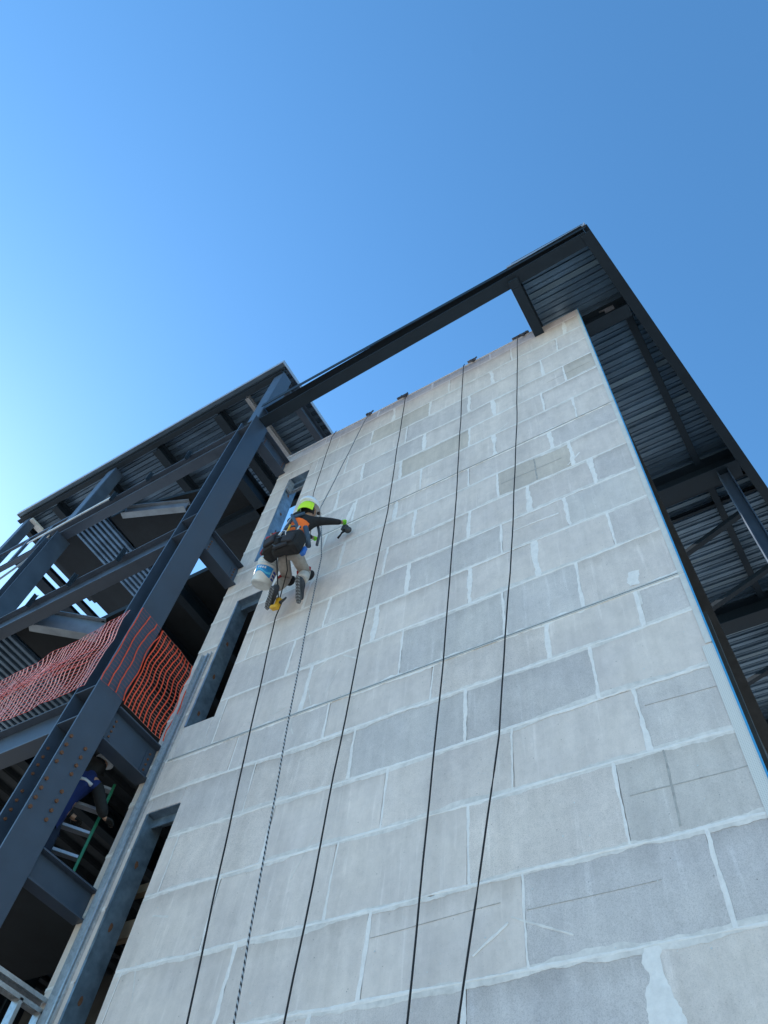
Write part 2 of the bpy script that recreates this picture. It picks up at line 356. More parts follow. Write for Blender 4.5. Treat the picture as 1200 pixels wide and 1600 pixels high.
mb.build('mortar_joint', m_mortar, wall); mb2.build('mortar_smear', m_smear, wall)
# small pits filled white + screw dots
mb = MB()
for i in range(170):
    x = random.uniform(-5.3,-.35); z = random.uniform(1.7,9); rr = random.uniform(.003,.007)
    pts = [(x+rr*math.cos(k*math.pi/3), D-.0035, z+rr*math.sin(k*math.pi/3)) for k in range(6)]
    v = [mb.bm.verts.new(p) for p in pts]; mb.bm.faces.new(v)
mb.build('mortar_spot', m_white, wall)
# saw marks
mb = MB()
for p, q, hw in (((-.757,3.60),(-.773,3.02),.010),((-1.04,3.32),(-.24,3.31),.006),((-1.82,2.715),(-.96,2.72),.0025),((-1.345,8.38),(-1.335,7.84),.010),((-1.80,8.12),(-1.0,8.10),.007),((-.98,10.45),(-.3,10.47),.005),((-2.99,2.77),(-2.0,2.80),.0025),((-.8,4.02),(-.25,4.0),.003)):
    ribbon(mb, p, q, hw, 600+p[0], yo=-.001, lo=.6, hi=1.2)
mb.build('saw_mark', m_sawcut, wall)
# control joints (metal reglet at the floor lines)
for z in (8.93, 5.30):
    mb = MB(); x0, x1 = (-5.5 if z > 8 else -6.0), XR-.01
    q1, q2 = (.006,.011) if z > 8 else (.006,.016)
    mb.box(x0, x1, D-.009, D+.004, z+q1, z+q2); mb.box(x0, x1, D-.009, D+.004, z-q2, z-q1); mb.mi = 1
    mb.box(x0, x1, D-.0055, D+.004, z-q1+.0002, z+q1-.0002)
    mb.build('control_joint', [m_joint, m_slot], wall)
# corner bead
mb = MB(); z = GZ
mb.box(XR-.050, XR-.001, D-.0065, D-.0045, 4.42, TOP-.02, 0); mb.box(XR-.082, XR-.001, D-.0065, D-.0045, GZ, 4.40, 1)
mb.box(XR-.0005, XR+.012, D-.014, D+.005, GZ, TOP-.02, 2)
mb.build('corner_bead', [m_beads, m_bead, m_bluefilm], wall)
# coping lip
mb = MB(); mb.box(XL, -1.02, D-.014, YB+.01, TOP, TOP+.03); mb.build('coping', m_mortar, wall)
# edge channel, galvanised
mb = MB(); xa, xb, zt = -6.175, -6.03, 7.08
mb.box(xa, xb, D-.006, D-.004, GZ, zt); mb.box(xa, xa+.004, D-.045, D-.0065, GZ, zt); mb.box(xb-.004, xb, D-.030, D-.0065, GZ, zt)
mb.tube([(xa+.075, D-.016, GZ), (xa+.075, D-.016, zt)], .011, 12)
mb.build('edge_channel', m_galv, wall)
# jambs and lintels
for (w0, w1) in wins[:3]:
    mb = MB(); mb.box(WX0+.002, WX0+.012, D-.006, YB+.02, w0+.002, w1-.014); mb.box(WX0+.012, WX0+.03, D-.006, D, w0+.002, w1-.014)
    j = mb.build('window_jamb', m_jamb, wall)
    mb = MB(); z = w0+.3
    while z < w1-.2:
        v = [mb.bm.verts.new((WX0+.0145, D+.11+.022*math.cos(k*math.pi/5)*random.uniform(.8,1.2), z+.04*math.sin(k*math.pi/5)*random.uniform(.8,1.2))) for k in range(10)]
        mb.bm.faces.new(v); z += .62
    mb.build('rust_spot', m_rust, j)
    mb = MB(); mb.box(WX0+.002, WX1-.002, D+.001, YB+.02, w1-.012, w1-.002); mb.box(WX0+.013, WX1-.002, D+.10, D+.115, w1-.11, w1-.0125)
    mb.build('lintel', m_jamb, wall)
mb = MB(); mb.box(-5.99,-5.5,D+.12,D+.17,11.42,11.46); mb.box(-5.94,-5.90,D-.02,D+.1,11.30,11.62); mb.build('cross_brace', m_galv, wall)

# ---------------- open steel frame (left) ----------------
frame = empty('steel_frame', (-6.385, 3.315, GZ), 'open dark grey steel building frame with floor beams left of the block wall', 'steel frame')
def part(mb, name, mat=m_steel, parent=None, bevel=.003): return mb.build(name, mat, parent or frame, bevel)
mb = MB(); wbeam(mb, (-6.385,3.315,GZ), (-6.385,3.315,12.64), .37, .37, .026, .016, up=(1,0,0))
for z in (12.30, 9.13, 8.68, 5.56, 5.12):
    mb.box(-6.545, -6.227, 3.135, 3.30, z-.008, z+.008)
mb.box(-6.21, -6.1995, 3.126, 3.42, 4.444, 4.456)
col = part(mb, 'column')
def boltset(M_, cx, cy, cz, ax, r=.020, h=.016):
    v = []
    for e in (0, h):
        v.append([M_.bm.verts.new((cx+ax*e, cy+r*math.cos(k*math.pi/3), cz+r*math.sin(k*math.pi/3))) for k in range(6)])
    for k in range(6): M_.bm.faces.new((v[0][k], v[0][(k+1)%6], v[1][(k+1)%6], v[1][k]))
    M_.bm.faces.new(v[1])
bz = [4.86,4.75,4.65,4.545,4.34,4.235,4.13,4.03]
for y in (3.17, 3.38):
    for z in bz:
        m_ = MB(); boltset(m_, -6.1995, y, z, 1); m_.build('bolt', m_rust, col)
for z in bz:
    m_ = MB(); boltset(m_, -6.546+.002, 3.19, z-.02, 1, .016); m_.build('bolt', m_rust, col)
def member(name, p0, p1, depth, width, up=(0,0,1), mat=m_steel, tf=.018, tw=.012, parent=None):
    m_ = MB(); wbeam(m_, p0, p1, depth, width, tf, tw, up); return part(m_, name, mat, parent)
# upper post over the main column and other posts/columns
for x, zt_ in ((-6.355,15.0),(-11.36,15.0)):
    m_ = MB(); m_.box(x-.13,x+.155,3.185,3.46,12.66,zt_); part(m_, 'post', m_steel, bevel=.02)
member('column', (-11.46,3.32,GZ), (-11.46,3.32,12.19), .37, .37, (1,0,0))
m_ = MB(); m_.box(-14.42,-14.20,3.22,3.44,GZ,14.98); part(m_, 'column', m_steel, bevel=.015)
for (x, y) in ((-6.40,7.2), (-11.46,7.2), (-14.35,7.2)): member('column', (x,y,GZ), (x,y,8.7), .36, .36, (1,0,0), m_steel_shade)
# edge beams along x at each level (y ~3.3)
member('floor_beam', (-6.575,3.30,12.42), (-11.9,3.30,12.42), .44, .20)
member('floor_beam', (-6.575,3.30,8.92), (-16,3.30,8.92), .46, .20)
member('floor_beam', (-6.575,3.30,5.34), (-16,3.30,5.34), .46, .20)
member('floor_beam', (-6.575,3.30,1.75), (-16,3.30,1.75), .46, .20)
# beams from column to wall (along y)
member('floor_beam', (-6.28,3.505,12.36), (-6.28,4.247,12.36), .46, .20)
member('floor_beam', (-6.28,3.505,8.88), (-6.28,4.247,8.88), .48, .20)
member('floor_beam', (-6.28,3.505,5.32), (-6.28,4.247,5.32), .46, .20)
member('floor_beam', (-6.28,3.505,3.68), (-6.28,4.247,3.68), .30, .16)
for zc in (12.36, 8.88, 5.32):      # bolted shear plates on the short beams
    m_ = MB(); m_.box(-6.2735,-6.264,3.515,3.64,zc-.14,zc+.14); pl_ = m_.build('gusset_plate', m_steel, frame)
    for k in range(4):
        m_ = MB(); boltset(m_, -6.2638, 3.59, zc-.105+.07*k, 1, .014, .012); m_.build('bolt', m_rust, pl_)
    m_ = MB(); m_.box(-6.2735,-6.264,4.12,4.243,zc-.14,zc+.14); pl_ = m_.build('gusset_plate', m_steel, frame)
    for k in range(4):
        m_ = MB(); boltset(m_, -6.2638, 4.17, zc-.105+.07*k, 1, .014, .012); m_.build('bolt', m_rust, pl_)
# angled trimmer beams
member('trimmer_beam', (-9.85,3.52,12.42), (-8.55,4.02,12.42), .30, .14, mat=m_grey_primer)
member('trimmer_beam', (-9.9,3.42,8.92), (-9.02,4.12,8.92), .42, .16, mat=m_grey_primer)
for x, z in ((-7.91,12.66),(-8.94,12.66),(-9.95,12.66),(-7.82,9.17),(-8.91,9.17),(-9.86,9.17)):
    m_ = MB(); m_.box(x-.035, x+.035, 3.185, 3.197, z-.22, z+.09); m_.box(x-.008, x+.008, 3.13, 3.1845, z-.22, z+.09); part(m_, 'stub_plate', m_steel_shade, bevel=0)
# roof of the left frame
RX0, RX1, RY0, RY1, RZ = -14.75, -6.22, 3.05, 6.25, 15.28
mb = MB(); ribdeck_x(mb, lambda y: RX0, lambda y: RX1, RY0, RY1, RZ, .20); mb.quad([(RX0,RY0,RZ+.08),(RX1,RY0,RZ+.08),(RX1,RY1,RZ+.08),(RX0,RY1,RZ+.08)]); roofd = mb.build('roof_deck', m_deck, frame)
mb = MB(); mb.box(RX0-.01, RX1+.01, RY0-.012, RY0-.001, RZ-.02, RZ+.11); mb.box(RX1+.001, RX1+.012, RY0, RY1, RZ-.02, RZ+.11); mb.box(RX0-.012,RX0-.001,RY0,RY1,RZ-.02,RZ+.11); mb.build('roof_edge_strip', m_galv, frame)
member('roof_beam', (-6.25,3.20,15.11), (-14.7,3.20,15.16), .20, .12, mat=m_steel_shade)
member('roof_beam', (-6.25,6.05,15.14), (-14.7,6.05,15.14), .22, .14, mat=m_steel_shade)
member('roof_beam', (-6.42,3.30,15.08), (-6.42,5.97,15.08), .30, .16)
for x in (-8.15,-10.0,-11.75,-13.4): member('roof_joist', (x,3.29,15.08), (x,5.97,15.08), .30, .20, mat=m_steel_shade)
member('roof_beam', (-14.6,3.30,15.08), (-14.6,5.97,15.08), .30, .16, mat=m_steel_shade)
mb = MB(); wbeam(mb, (-7.35,3.3,15.14), (-7.35,5.97,15.14), .14, .10); part(mb, 'roof_joist', m_galv, bevel=0)
# intermediate beams along x behind
member('floor_beam', (-6.4,4.75,12.36), (-8.5,4.75,12.36), .40, .18, mat=m_steel_shade)
member('floor_beam', (-7.1,3.41,12.36), (-7.1,4.9,12.36), .40, .20, mat=m_steel_shade)
# floor decks
def slab(pts, z0, z1, mat):
    m_ = MB(); lo_ = [m_.bm.verts.new((x, y, z0)) for x, y in pts]; hi_ = [m_.bm.verts.new((x, y, z1)) for x, y in pts]; k_ = len(pts)
    m_.bm.faces.new(lo_); m_.bm.faces.new(hi_)
    for i in range(k_): m_.bm.faces.new((lo_[i], lo_[(i+1)%k_], hi_[(i+1)%k_], hi_[i]))
    return m_.build('floor_slab', mat, frame)
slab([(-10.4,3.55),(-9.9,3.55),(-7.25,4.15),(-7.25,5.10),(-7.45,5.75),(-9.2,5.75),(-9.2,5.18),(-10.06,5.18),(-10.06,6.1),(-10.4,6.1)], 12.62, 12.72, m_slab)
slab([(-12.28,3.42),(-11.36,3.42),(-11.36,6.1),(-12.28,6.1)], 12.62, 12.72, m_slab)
mb = MB(); ribdeck_y(mb, lambda x: 3.45, lambda x: 6.1, -11.35, -10.41, 12.60, .13, .035); mb.quad([(-11.35,3.45,12.72),(-10.41,3.45,12.72),(-10.41,6.1,12.72),(-11.35,6.1,12.72)]); mb.build('floor_deck', m_deck, frame)
member('floor_beam', (-12.58,3.41,12.56), (-12.58,6.0,12.56), .10, .14, mat=m_steel_shade)
member('floor_beam', (-13.0,3.41,12.56), (-13.0,6.0,12.56), .10, .28, mat=m_steel_shade)
member('floor_beam', (-11.66,3.30,12.28), (-14.16,3.30,12.28), .12, .10)
m_ = MB(); m_.box(-14.16,-11.56,3.27,3.33,13.31,13.37); m_.build('guard_rail', m_steel, frame)
for x in (-12.35,-13.1): m_ = MB(); m_.box(x-.05,x+.05,3.27,3.33,12.392,13.298); m_.build('guard_post', m_steel, frame)
m_ = MB(); m_.obox((-11.6,3.33,12.45),(-13.9,3.33,11.2),(0,1,0),(.48,0,.88),.04,.05); m_.build('brace', m_grey_primer, frame)
m_ = MB(); m_.box(-14.27,-14.10,3.24,3.85,14.86,14.925); m_.build('bracket_plate', m_white, frame)
m_ = MB(); m_.box(-12.6,-9.95,3.175,3.195,12.645,12.715); m_.build('slab_edge_angle', m_white, frame)  # white stands for a sunlit band along the beam top
# level 9
mb = MB(); mb.hexa([(-9.6,4.05,9.13),(-6.4,4.05,9.13),(-6.4,8,9.13),(-9.6,8,9.13)]+[(-9.6,4.05,9.25),(-6.4,4.05,9.25),(-6.4,8,9.25),(-9.6,8,9.25)])
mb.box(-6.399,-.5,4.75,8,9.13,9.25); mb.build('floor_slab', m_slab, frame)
mb = MB(); ribdeck_y(mb, lambda x: 3.42, lambda x: 8, -16, -10.71, 9.13, .15, .035); mb.quad([(-16,3.42,9.25),(-10.71,3.42,9.25),(-10.71,8,9.25),(-16,8,9.25)]); mb.build('floor_deck', m_deck, frame)
for x in (-7.3,-8.2,-9.1): member('floor_joist', (x,4.06,8.98), (x,7.9,8.98), .28, .14, mat=m_steel_shade)
slab([(-10.7,3.42),(-9.95,3.42),(-9.61,3.75),(-9.61,8),(-10.7,8)], 9.13, 9.25, m_slab)
# level 5 and 1.9
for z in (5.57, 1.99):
    mb = MB(); ribdeck_y(mb, lambda x: 3.42, lambda x: 8, -16, -6.42, z, .30); mb.quad([(-16,3.42,z+.1),(-6.42,3.42,z+.1),(-6.42,8,z+.1),(-16,8,z+.1)]); mb.build('floor_deck', m_deck_shade, frame)
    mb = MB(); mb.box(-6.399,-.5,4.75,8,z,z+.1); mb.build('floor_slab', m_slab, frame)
    for x in (-7.6,-9.2,-10.8,-12.6): member('floor_joist', (x,3.42,z-.16), (x,7.9,z-.16), .30, .14, mat=m_steel_shade)
mb = MB(); mb.box(-16,-.3,8.0,8.2,GZ,8.95); mb.build('added_back_wall', m_dark, frame)  # wall added at the back to keep the interior dark
mb = MB(); mb.box(-9,-6.38,3.45,4.9,3.58,3.66); mb.build('stair_landing', m_slab, frame)
mb = MB(); mb.box(-6.36,-5.0,4.62,4.70,3.55,3.72); mb.box(-6.36,-5.0,4.62,4.70,4.0,4.09); mb.box(-6.0,-5.94,4.63,4.69,3.721,3.999); mb.build('timber_blocking', m_wood, frame)

# ---------------- right canopy ----------------
can = empty('roof_canopy', (0.86, 8.3, GZ), 'dark steel canopy with ribbed metal deck overhanging the top right corner of the wall', 'roof')
def cm(name, *a, **k): return member(name, *a, parent=can, **k)
cm('header_beam', (-6.19,3.32,12.86), (.40,3.20,12.86), .50, .22, mat=m_steel_shade)
cm('cross_beam', (-.915,3.34,12.78), (-.915,4.40,12.78), .50, .17, mat=m_steel_shade)
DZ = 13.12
mb = MB(); mb.box(-1.0,-.83,3.20,3.338,12.535,12.60); mb.build('end_plate', m_steel_shade, can)
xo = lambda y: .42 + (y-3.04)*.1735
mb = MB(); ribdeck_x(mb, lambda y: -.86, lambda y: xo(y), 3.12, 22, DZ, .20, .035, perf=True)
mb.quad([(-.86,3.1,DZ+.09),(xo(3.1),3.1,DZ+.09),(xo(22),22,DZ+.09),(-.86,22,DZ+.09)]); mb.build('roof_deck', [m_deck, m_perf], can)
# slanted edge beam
e0 = Vector((.40,3.12,12.84)); e1 = Vector((.40+18*.1735,21.12,12.84)); cm('edge_beam', e0, e1, .48, .17, mat=m_steel_shade)
mb = MB(); mb.box(-6.19,.46,3.125,3.139,13.0,13.135); mb.build('cover_strip', m_steel_shade, can)
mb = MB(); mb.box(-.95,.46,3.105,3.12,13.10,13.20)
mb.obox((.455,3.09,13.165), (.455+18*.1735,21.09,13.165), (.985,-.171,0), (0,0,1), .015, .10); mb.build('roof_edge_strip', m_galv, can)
cm('cross_beam', (-1.4,4.60,12.84), (.55,4.60,12.84), .48, .22, mat=m_steel_shade)
cm('cross_beam', (-1.4,8.30,12.84), (1.2,8.30,12.84), .48, .36, mat=m_steel_shade)
cm('cross_beam', (-1.4,11.9,12.84), (1.85,11.9,12.84), .48, .36, mat=m_steel_shade)
cm('cross_beam', (-1.4,15.6,12.84), (2.4,15.6,12.84), .48, .36, mat=m_steel_shade)
cm('purlin', (.50,4.72,13.02), (.58,8.11,13.02), .18, .12, mat=m_steel_shade)
cm('purlin', (.62,8.5,13.02), (.68,11.7,13.02), .18, .12, mat=m_steel_shade)
cm('purlin', (.72,12.1,13.02), (.9,15.4,13.02), .18, .12, mat=m_steel_shade)
for y in (8.75, 9.15): cm('purlin', (-1.2,y,13.04), (xo(y)-.1,y,13.04), .12, .06, mat=m_steel_shade)
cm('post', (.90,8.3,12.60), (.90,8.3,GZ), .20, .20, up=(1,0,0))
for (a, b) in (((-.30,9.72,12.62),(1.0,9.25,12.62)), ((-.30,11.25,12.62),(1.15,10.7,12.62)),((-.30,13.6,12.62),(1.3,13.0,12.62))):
    m_ = MB(); m_.obox(a, b, (Vector(b)-Vector(a)).cross(Vector((0,0,1))).normalized(), (0,0,1), .11, .11); m_.build('brace', m_steel_shade, can, .006)
# conduit box by the corner
mb = MB(); mb.box(.18,.34,4.44,4.485,12.66,12.76); mb.tube([(.10,4.46,12.78),(.2,4.45,12.72),(.3,4.46,12.77)], .018); mb.build('junction_box', m_pad, can)
# side beam and side wall behind the corner
side = empty('side_wall', (-.4, 9, GZ), 'dark sheathed side wall with a brown steel beam along it, behind the blue corner bead', 'wall')
mb = MB(); wbeam(mb, (-.335,4.75,9.32), (-.335,18,9.32), .44, .25); mb.build('side_beam', m_brown, side)
mb = MB(); mb.box(-.46,-.40,4.48,18,GZ,9.09); mb.build('sheathing', m_dark, side)

# ---------------- galvanised stud framing, low left ----------------
studs = empty('metal_stud_frame', (-6.25,3.9,1.9), 'low galvanised metal stud frame between the big steel column and the block wall', 'stud frame')
def stud(p0, p1, s, w, name, m=m_galv):
    m_ = MB(); p0 = Vector(p0); p1 = Vector(p1); a = (p1-p0).normalized(); S = Vector(s); U = a.cross(S).normalized()
    m_.obox(p0, p1, S, U, w, .003); m_.obox(p0, p1, S, U, .003, .035, w/2+.0016, .016); m_.obox(p0, p1, S, U, .003, .035, -w/2-.0016, .016)
    m_.build(name, m, studs)
stud((-6.25,3.51,2.86),(-6.25,4.245,2.86),(1,0,0),.10,'track')
stud((-6.25,3.51,2.78),(-6.25,4.245,2.78),(1,0,0),.09,'track')
for y in (3.62, 3.97, 4.21): stud((-6.25,y,2.0),(-6.25,y,2.765),(1,0,0),.09,'stud', m_galv)
stud((-6.9,3.6,1.9),(-6.9,3.6,3.4),(1,0,0),.09,'stud')

# ---------------- safety net ----------------
net = empty('safety_net', (-6.6,3.15,5.57), 'orange plastic mesh barrier net wrapped round the big steel column at floor height', 'safety net')
def strand(M_, pts, w, nrm):
    pts = [Vector(p) for p in pts]; nrm = Vector(nrm)
    for i in range(len(pts)-1):
        t = (pts[i+1]-pts[i]).normalized(); s_ = t.cross(nrm).normalized()*w/2; h = nrm*w*.15
        M_.quad([pts[i]-s_-h, pts[i+1]-s_-h, pts[i+1]+s_-h, pts[i]+s_-h]); M_.quad([pts[i]+s_+h, pts[i+1]+s_+h, pts[i+1]-s_+h, pts[i]-s_+h])
def netpanel(name, fpos, ulen, z0f, z1f, nrm, mat, dv, dh, wv_, wh, am=1.0):
    M_ = MB(); nv = int(ulen/dv); nh = int(1.2/dh)
    def P(u, v):
        z = z0f(u) + (z1f(u)-z0f(u))*v
        k = .045*noise.noise(Vector((u*1.5, v*3, 1))) + .02*noise.noise(Vector((u*5, v*6, 3)))
        k = k if am == 1 else abs(k)*am
        p, q = fpos(u + .055*noise.noise(Vector((u*2, v*4, 8))) + .008*noise.noise(Vector((u*9, v*9, 2))))
        return (p + nrm[0]*k, q + nrm[1]*k, z + .05*noise.noise(Vector((u*2.2, v*2, 5))) - .035*abs(math.sin(u*2.6))*(v > .9))
    for i in range(nv+1):
        u = i*ulen/nv; strand(M_, [P(u, j/14) for j in range(15)], wv_, (*nrm, 0))
    M_.mi = 1
    for j in range(nh+1):
        v = j/nh; strand(M_, [P(i*ulen/(2*nv)-0, v+(.0 if True else 0)) for i in range(2*nv+1)], wh, (*nrm, 0))
    return M_.build(name, mat, net)
netpanel('net_panel', lambda u: (-6.18, 3.53+u), .68, lambda u: 5.60, lambda u: 6.84, (1,0), [m_net, m_netpale], .062, .045, .014, .003)
netpanel('net_panel', lambda u: (-6.40-u, 3.10), 3.6, lambda u: 5.60, lambda u: 6.90-u*.14, (0,-1), [m_netpale, m_net], .070, .05, .013, .007)
m_ = MB()
for k in range(3):
    pts = [(-6.6-3.2*t_, 3.085-.012*k, 6.05+.22*math.sin(t_*3+.3*k)-.30*t_+.03*k+.02*noise.noise(Vector((t_*9,k,1)))) for t_ in [i/30 for i in range(31)]]
    strand(m_, pts, .010, (0,-1,0))
m_.build('net_fold', m_net, net)
netpanel('net_wrap', lambda u: (-6.185, 3.13+u), .37, lambda u: 5.62, lambda u: 6.86, (1,0), [m_net, m_net], .11, .05, .012, .0015, am=.25)

# ---------------- ropes ----------------
def rope(label, pts, mat=m_rope, r=.0075, sag=None):
    P = []
    for a, b in zip(pts, pts[1:]):
        a = Vector(a); b = Vector(b)
        for k in range(12): P.append(a.lerp(b, k/12))
    P.append(Vector(pts[-1]))
    P = [p + Vector((.012*noise.noise(Vector((p.z*1.1, len(label), 0))), .006*noise.noise(Vector((p.z*1.3, 5, len(label)))), 0)) for p in P]
    m_ = MB(); m_.tube(P, r, 7); o = m_.build('rope', mat); tag(o, label, 'rope', 'ropes hanging down the block wall'); return o
RY = 4.16
rope('thin black rope rising from the helmeted worker to the wall top, above the narrow opening', [(-5.13,4.225,12.90),(-5.12,RY,12.5),(-5.0,4.1,10.2),(-4.62,3.98,8.6),(-4.55,3.9,8.1)], r=.006)
rope('black rope running down from the yellow drill under the worker to the bottom edge', [(-4.83,4.08,7.35),(-4.93,4.14,7.1),(-4.62,4.14,4.3),(-4.36,4.12,2.3),(-4.2,4.05,GZ+.02)], r=.008)
rope('grey braided rope just right of the worker, with light flecks along it', [(-4.37,4.225,12.89),(-4.37,RY,12.5),(-4.74,4.12,9.6),(-4.43,4.14,8.1),(-4.3,4.15,6),(-3.94,4.13,2.3),(-3.8,4.1,GZ+.02)], m_rope2, .0085)
rope('black rope hanging nearly straight, third from the right edge of the wall', [(-3.52,4.225,12.90),(-3.52,RY,12.55),(-3.45,RY,8.58),(-3.49,RY,6.2),(-3.49,4.12,2.2),(-3.5,4.1,GZ+.02)])
rope('black rope hanging down the middle of the wall, second from the right', [(-2.34,4.225,12.91),(-2.33,RY,12.65),(-2.38,RY,8.1),(-2.46,RY,5.18),(-2.57,4.13,2.15),(-2.7,4.0,GZ+.02)])
rope('black rope nearest the right edge of the wall, kinked and drifting left lower down', [(-1.28,4.225,12.91),(-1.27,RY,12.74),(-1.52,RY,8.73),(-1.73,RY,6.09),(-1.83,RY,5.18),(-1.92,RY,4.1),(-2.22,4.12,2.1),(-2.6,3.9,GZ+.02)])
def pad(x, label, w=.16, tilt=0):
    t = empty('rope_protector', (x, 4.26, TOP+.03), label, 'rope protector', 'edge protectors along the wall top')
    m_ = MB(); v, fs = m_.box(x-w, x+w*.6, 4.20, 4.40, TOP+.031, TOP+.075)
    for q in v[:4:3]: q.co.z += tilt*.03
    m_.build('pad', m_pad, t, .01)
    m_ = MB(); m_.tube([(x-.05,4.222,TOP+.11),(x+.02,4.215,TOP-.03),(x+.05,4.225,TOP+.03)], .018, 7); m_.tube([(x+.0,4.24,TOP+.09),(x+.08,4.23,TOP+.14)], .015, 7); m_.build('anchor', m_pad, t)
pad(-3.62, 'dark rope protector on the wall top, above the third rope from the right', .14)
pad(-2.18, 'small grey rope protector on the wall top, right of the middle rope', .10, 1)
pad(-1.20, 'long grey rope protector on the wall top beside the steel cross beam', .20, .5)
pad(-4.38, 'smallest dark rope protector on the wall top, leftmost one over a braided rope', .07)

# ---------------- ladder + second worker (inside the frame) ----------------
lad = empty('stepladder', (-6.66,3.95,3.66), 'green stepladder with pale metal steps inside the frame behind the big column', 'ladder')
A = Vector((-6.82,3.80,0)); B = Vector((-6.58,4.14,0))
for p in (A, B):
    m_ = MB(); m_.obox((p.x-.0,p.y-.0,3.662),(p.x-.02,p.y,5.08),(.57,.82,0),(-.82,.57,0),.028,.075); m_.build('rail', m_green, lad)
for k in range(5):
    z = 3.92+k*.27; m_ = MB(); m_.obox((A.x+.015,A.y+.02,z),(B.x-.015,B.y-.02,z),(-.82,.57,0),(0,0,1),.08,.03); m_.build('step', m_alu, lad)
for p in (A, B):
    m_ = MB(); m_.obox((p.x-.55,p.y+.35,3.662),(p.x-.08,p.y+.05,5.05),(.57,.82,0),(-.8,.55,.2),.02,.04); m_.build('rail', m_green, lad)

def skinmesh(name, chains, mat, parent, root=0, sub=2, ):
    """chains: list of lists of (x,y,z,r) – shared points are merged"""
    me = bpy.data.meshes.new(name); vs_ = []; es = []; rad = []; idx = {}
    for ch in chains:
        prev = None
        for (x, y, z, rr) in ch:
            k = (round(x,4), round(y,4), round(z,4))
            if k not in idx: idx[k] = len(vs_); vs_.append((x,y,z)); rad.append(rr)
            if prev is not None and prev != idx[k]: es.append((prev, idx[k]))
            prev = idx[k]
    me.from_pydata(vs_, es, []); o = bpy.data.objects.new(name, me); C.objects.link(o)
    sm = o.modifiers.new('skin', 'SKIN'); sm.use_smooth_shade = True; sm.branch_smoothing = .3
    if not me.skin_vertices: me.attributes  # layer is created with the modifier below
    lay_ = me.skin_vertices
    if not lay_:
        bm_ = bmesh.new(); bm_.from_mesh(me); bm_.verts.layers.skin.verify(); bm_.to_mesh(me); bm_.free(); lay_ = me.skin_vertices
    for i, v in enumerate(lay_[0].data):
        v.radius = (rad[i], rad[i]); v.use_root = (i == root); v.use_loose = False
    ss = o.modifiers.new('sub', 'SUBSURF'); ss.levels = sub; ss.render_levels = sub
    bpy.context.view_layer.update(); dg = bpy.context.evaluated_depsgraph_get()
    new = bpy.data.meshes.new_from_object(o.evaluated_get(dg)); new.name = name
    o.modifiers.clear(); o.data = new; new.materials.clear(); new.materials.append(mat)
    for p in new.polygons: p.use_smooth = True
    if parent: o.parent = parent; o.matrix_parent_inverse = parent_world(parent).inverted()
    return o
def blob(M_, c, rx, ry, rz, seg=14, ring=9, mi=0, rot=None, zmin=-1):
    c = Vector(c); g = []
    for i in range(ring+1):
        th = math.pi*i/ring
        row = []
        for k in range(seg):
            ph = 2*math.pi*k/seg; v = Vector((rx*math.sin(th)*math.cos(ph), ry*math.sin(th)*math.sin(ph), rz*max(zmin, math.cos(th))))
            if rot: v = rot @ v
            row.append(M_.bm.verts.new(c+v))
        g.append(row)
    for i in range(ring):
        for k in range(seg):
            try: fc = M_.bm.faces.new((g[i][k], g[i][(k+1)%seg], g[i+1][(k+1)%seg], g[i+1][k])); fc.smooth = True; fc.material_index = mi
            except ValueError: pass
def rbox(M_, c, sx, sy, sz, rot, mi=0):
    c = Vector(c); q = []
    for dz in (-1, 1):
        for dx, dy in ((-1,-1),(1,-1),(1,1),(-1,1)): q.append(c + rot @ Vector((dx*sx/2, dy*sy/2, dz*sz/2)))
    M_.hexa(q, mi)
def hand(wrist, pdir, side, curl, r=.0085):
    """returns chains: palm + five fingers"""
    w_ = Vector(wrist); p = Vector(pdir).normalized(); s_ = Vector(side).normalized(); c_ = Vector(curl).normalized()
    T = lambda v, rr: (v.x, v.y, v.z, rr)
    palm = w_ + p*.05; ch = [[T(w_, .026), T(palm, .032)]]
    for i, L in enumerate((.062, .072, .068, .054)):
        base = palm + s_*(.027-.018*i) + p*.032; m1 = base + p*L*.45 + c_*L*.15; m2 = m1 + p*L*.15 + c_*L*.45
        ch.append([T(palm, .032), T(base, r*1.15), T(m1, r), T(m2, r*.85)])
    tb = w_ + p*.03 + s_*.035; t1 = tb + s_*.03 + p*.02 + c_*.012; t2 = t1 + p*.025 + c_*.02
    ch.append([T(palm, .032), T(tb, r*1.3), T(t1, r*1.1), T(t2, r)])
    return ch
m_skin = plain('skin', (.42,.24,.16), .6); m_black = plain('black_cloth', (.012,.012,.013), .9, var=.3, scale=20)
m_khaki = plain('khaki_cloth', (.36,.32,.28), .95, var=.25, scale=14, bmp=.4); m_orange = plain('orange_vest', (.98,.17,.012), .7, var=.1, scale=10)
m_helmet = plain('white_helmet', (.70,.73,.76), .3, var=.05); m_hiviz = plain('yellow_green', (.55,.85,.02), .6, var=.1)
m_strap = plain('harness_blue_grey', (.05,.08,.12), .7, var=.3, scale=20); m_cream = plain('cream_cloth', (.52,.49,.45), .9, var=.2, scale=25, bmp=.5); m_strapd = plain('black_pocket', (.022,.022,.026), .85, var=.3, scale=20); m_red = plain('red_trim', (.35,.015,.02), .7)
m_boot = plain('boot_dark', (.035,.04,.05), .7, var=.3, scale=30, bmp=.3); m_sole = plain('boot_sole', (.09,.10,.11), .8, var=.5, scale=60)
m_tread = plain('boot_tread', (.24,.26,.28), .8, var=.4, scale=60); m_glove = plain('green_glove', (.28,.80,.03), .6); m_yellow = plain('yellow_plastic', (.75,.42,.02), .45)
m_bblue = plain('blue_cloth', (.005,.020,.12), .85, var=.3, scale=10, bmp=.3); m_jean = plain('dark_jeans', (.012,.022,.05), .9)
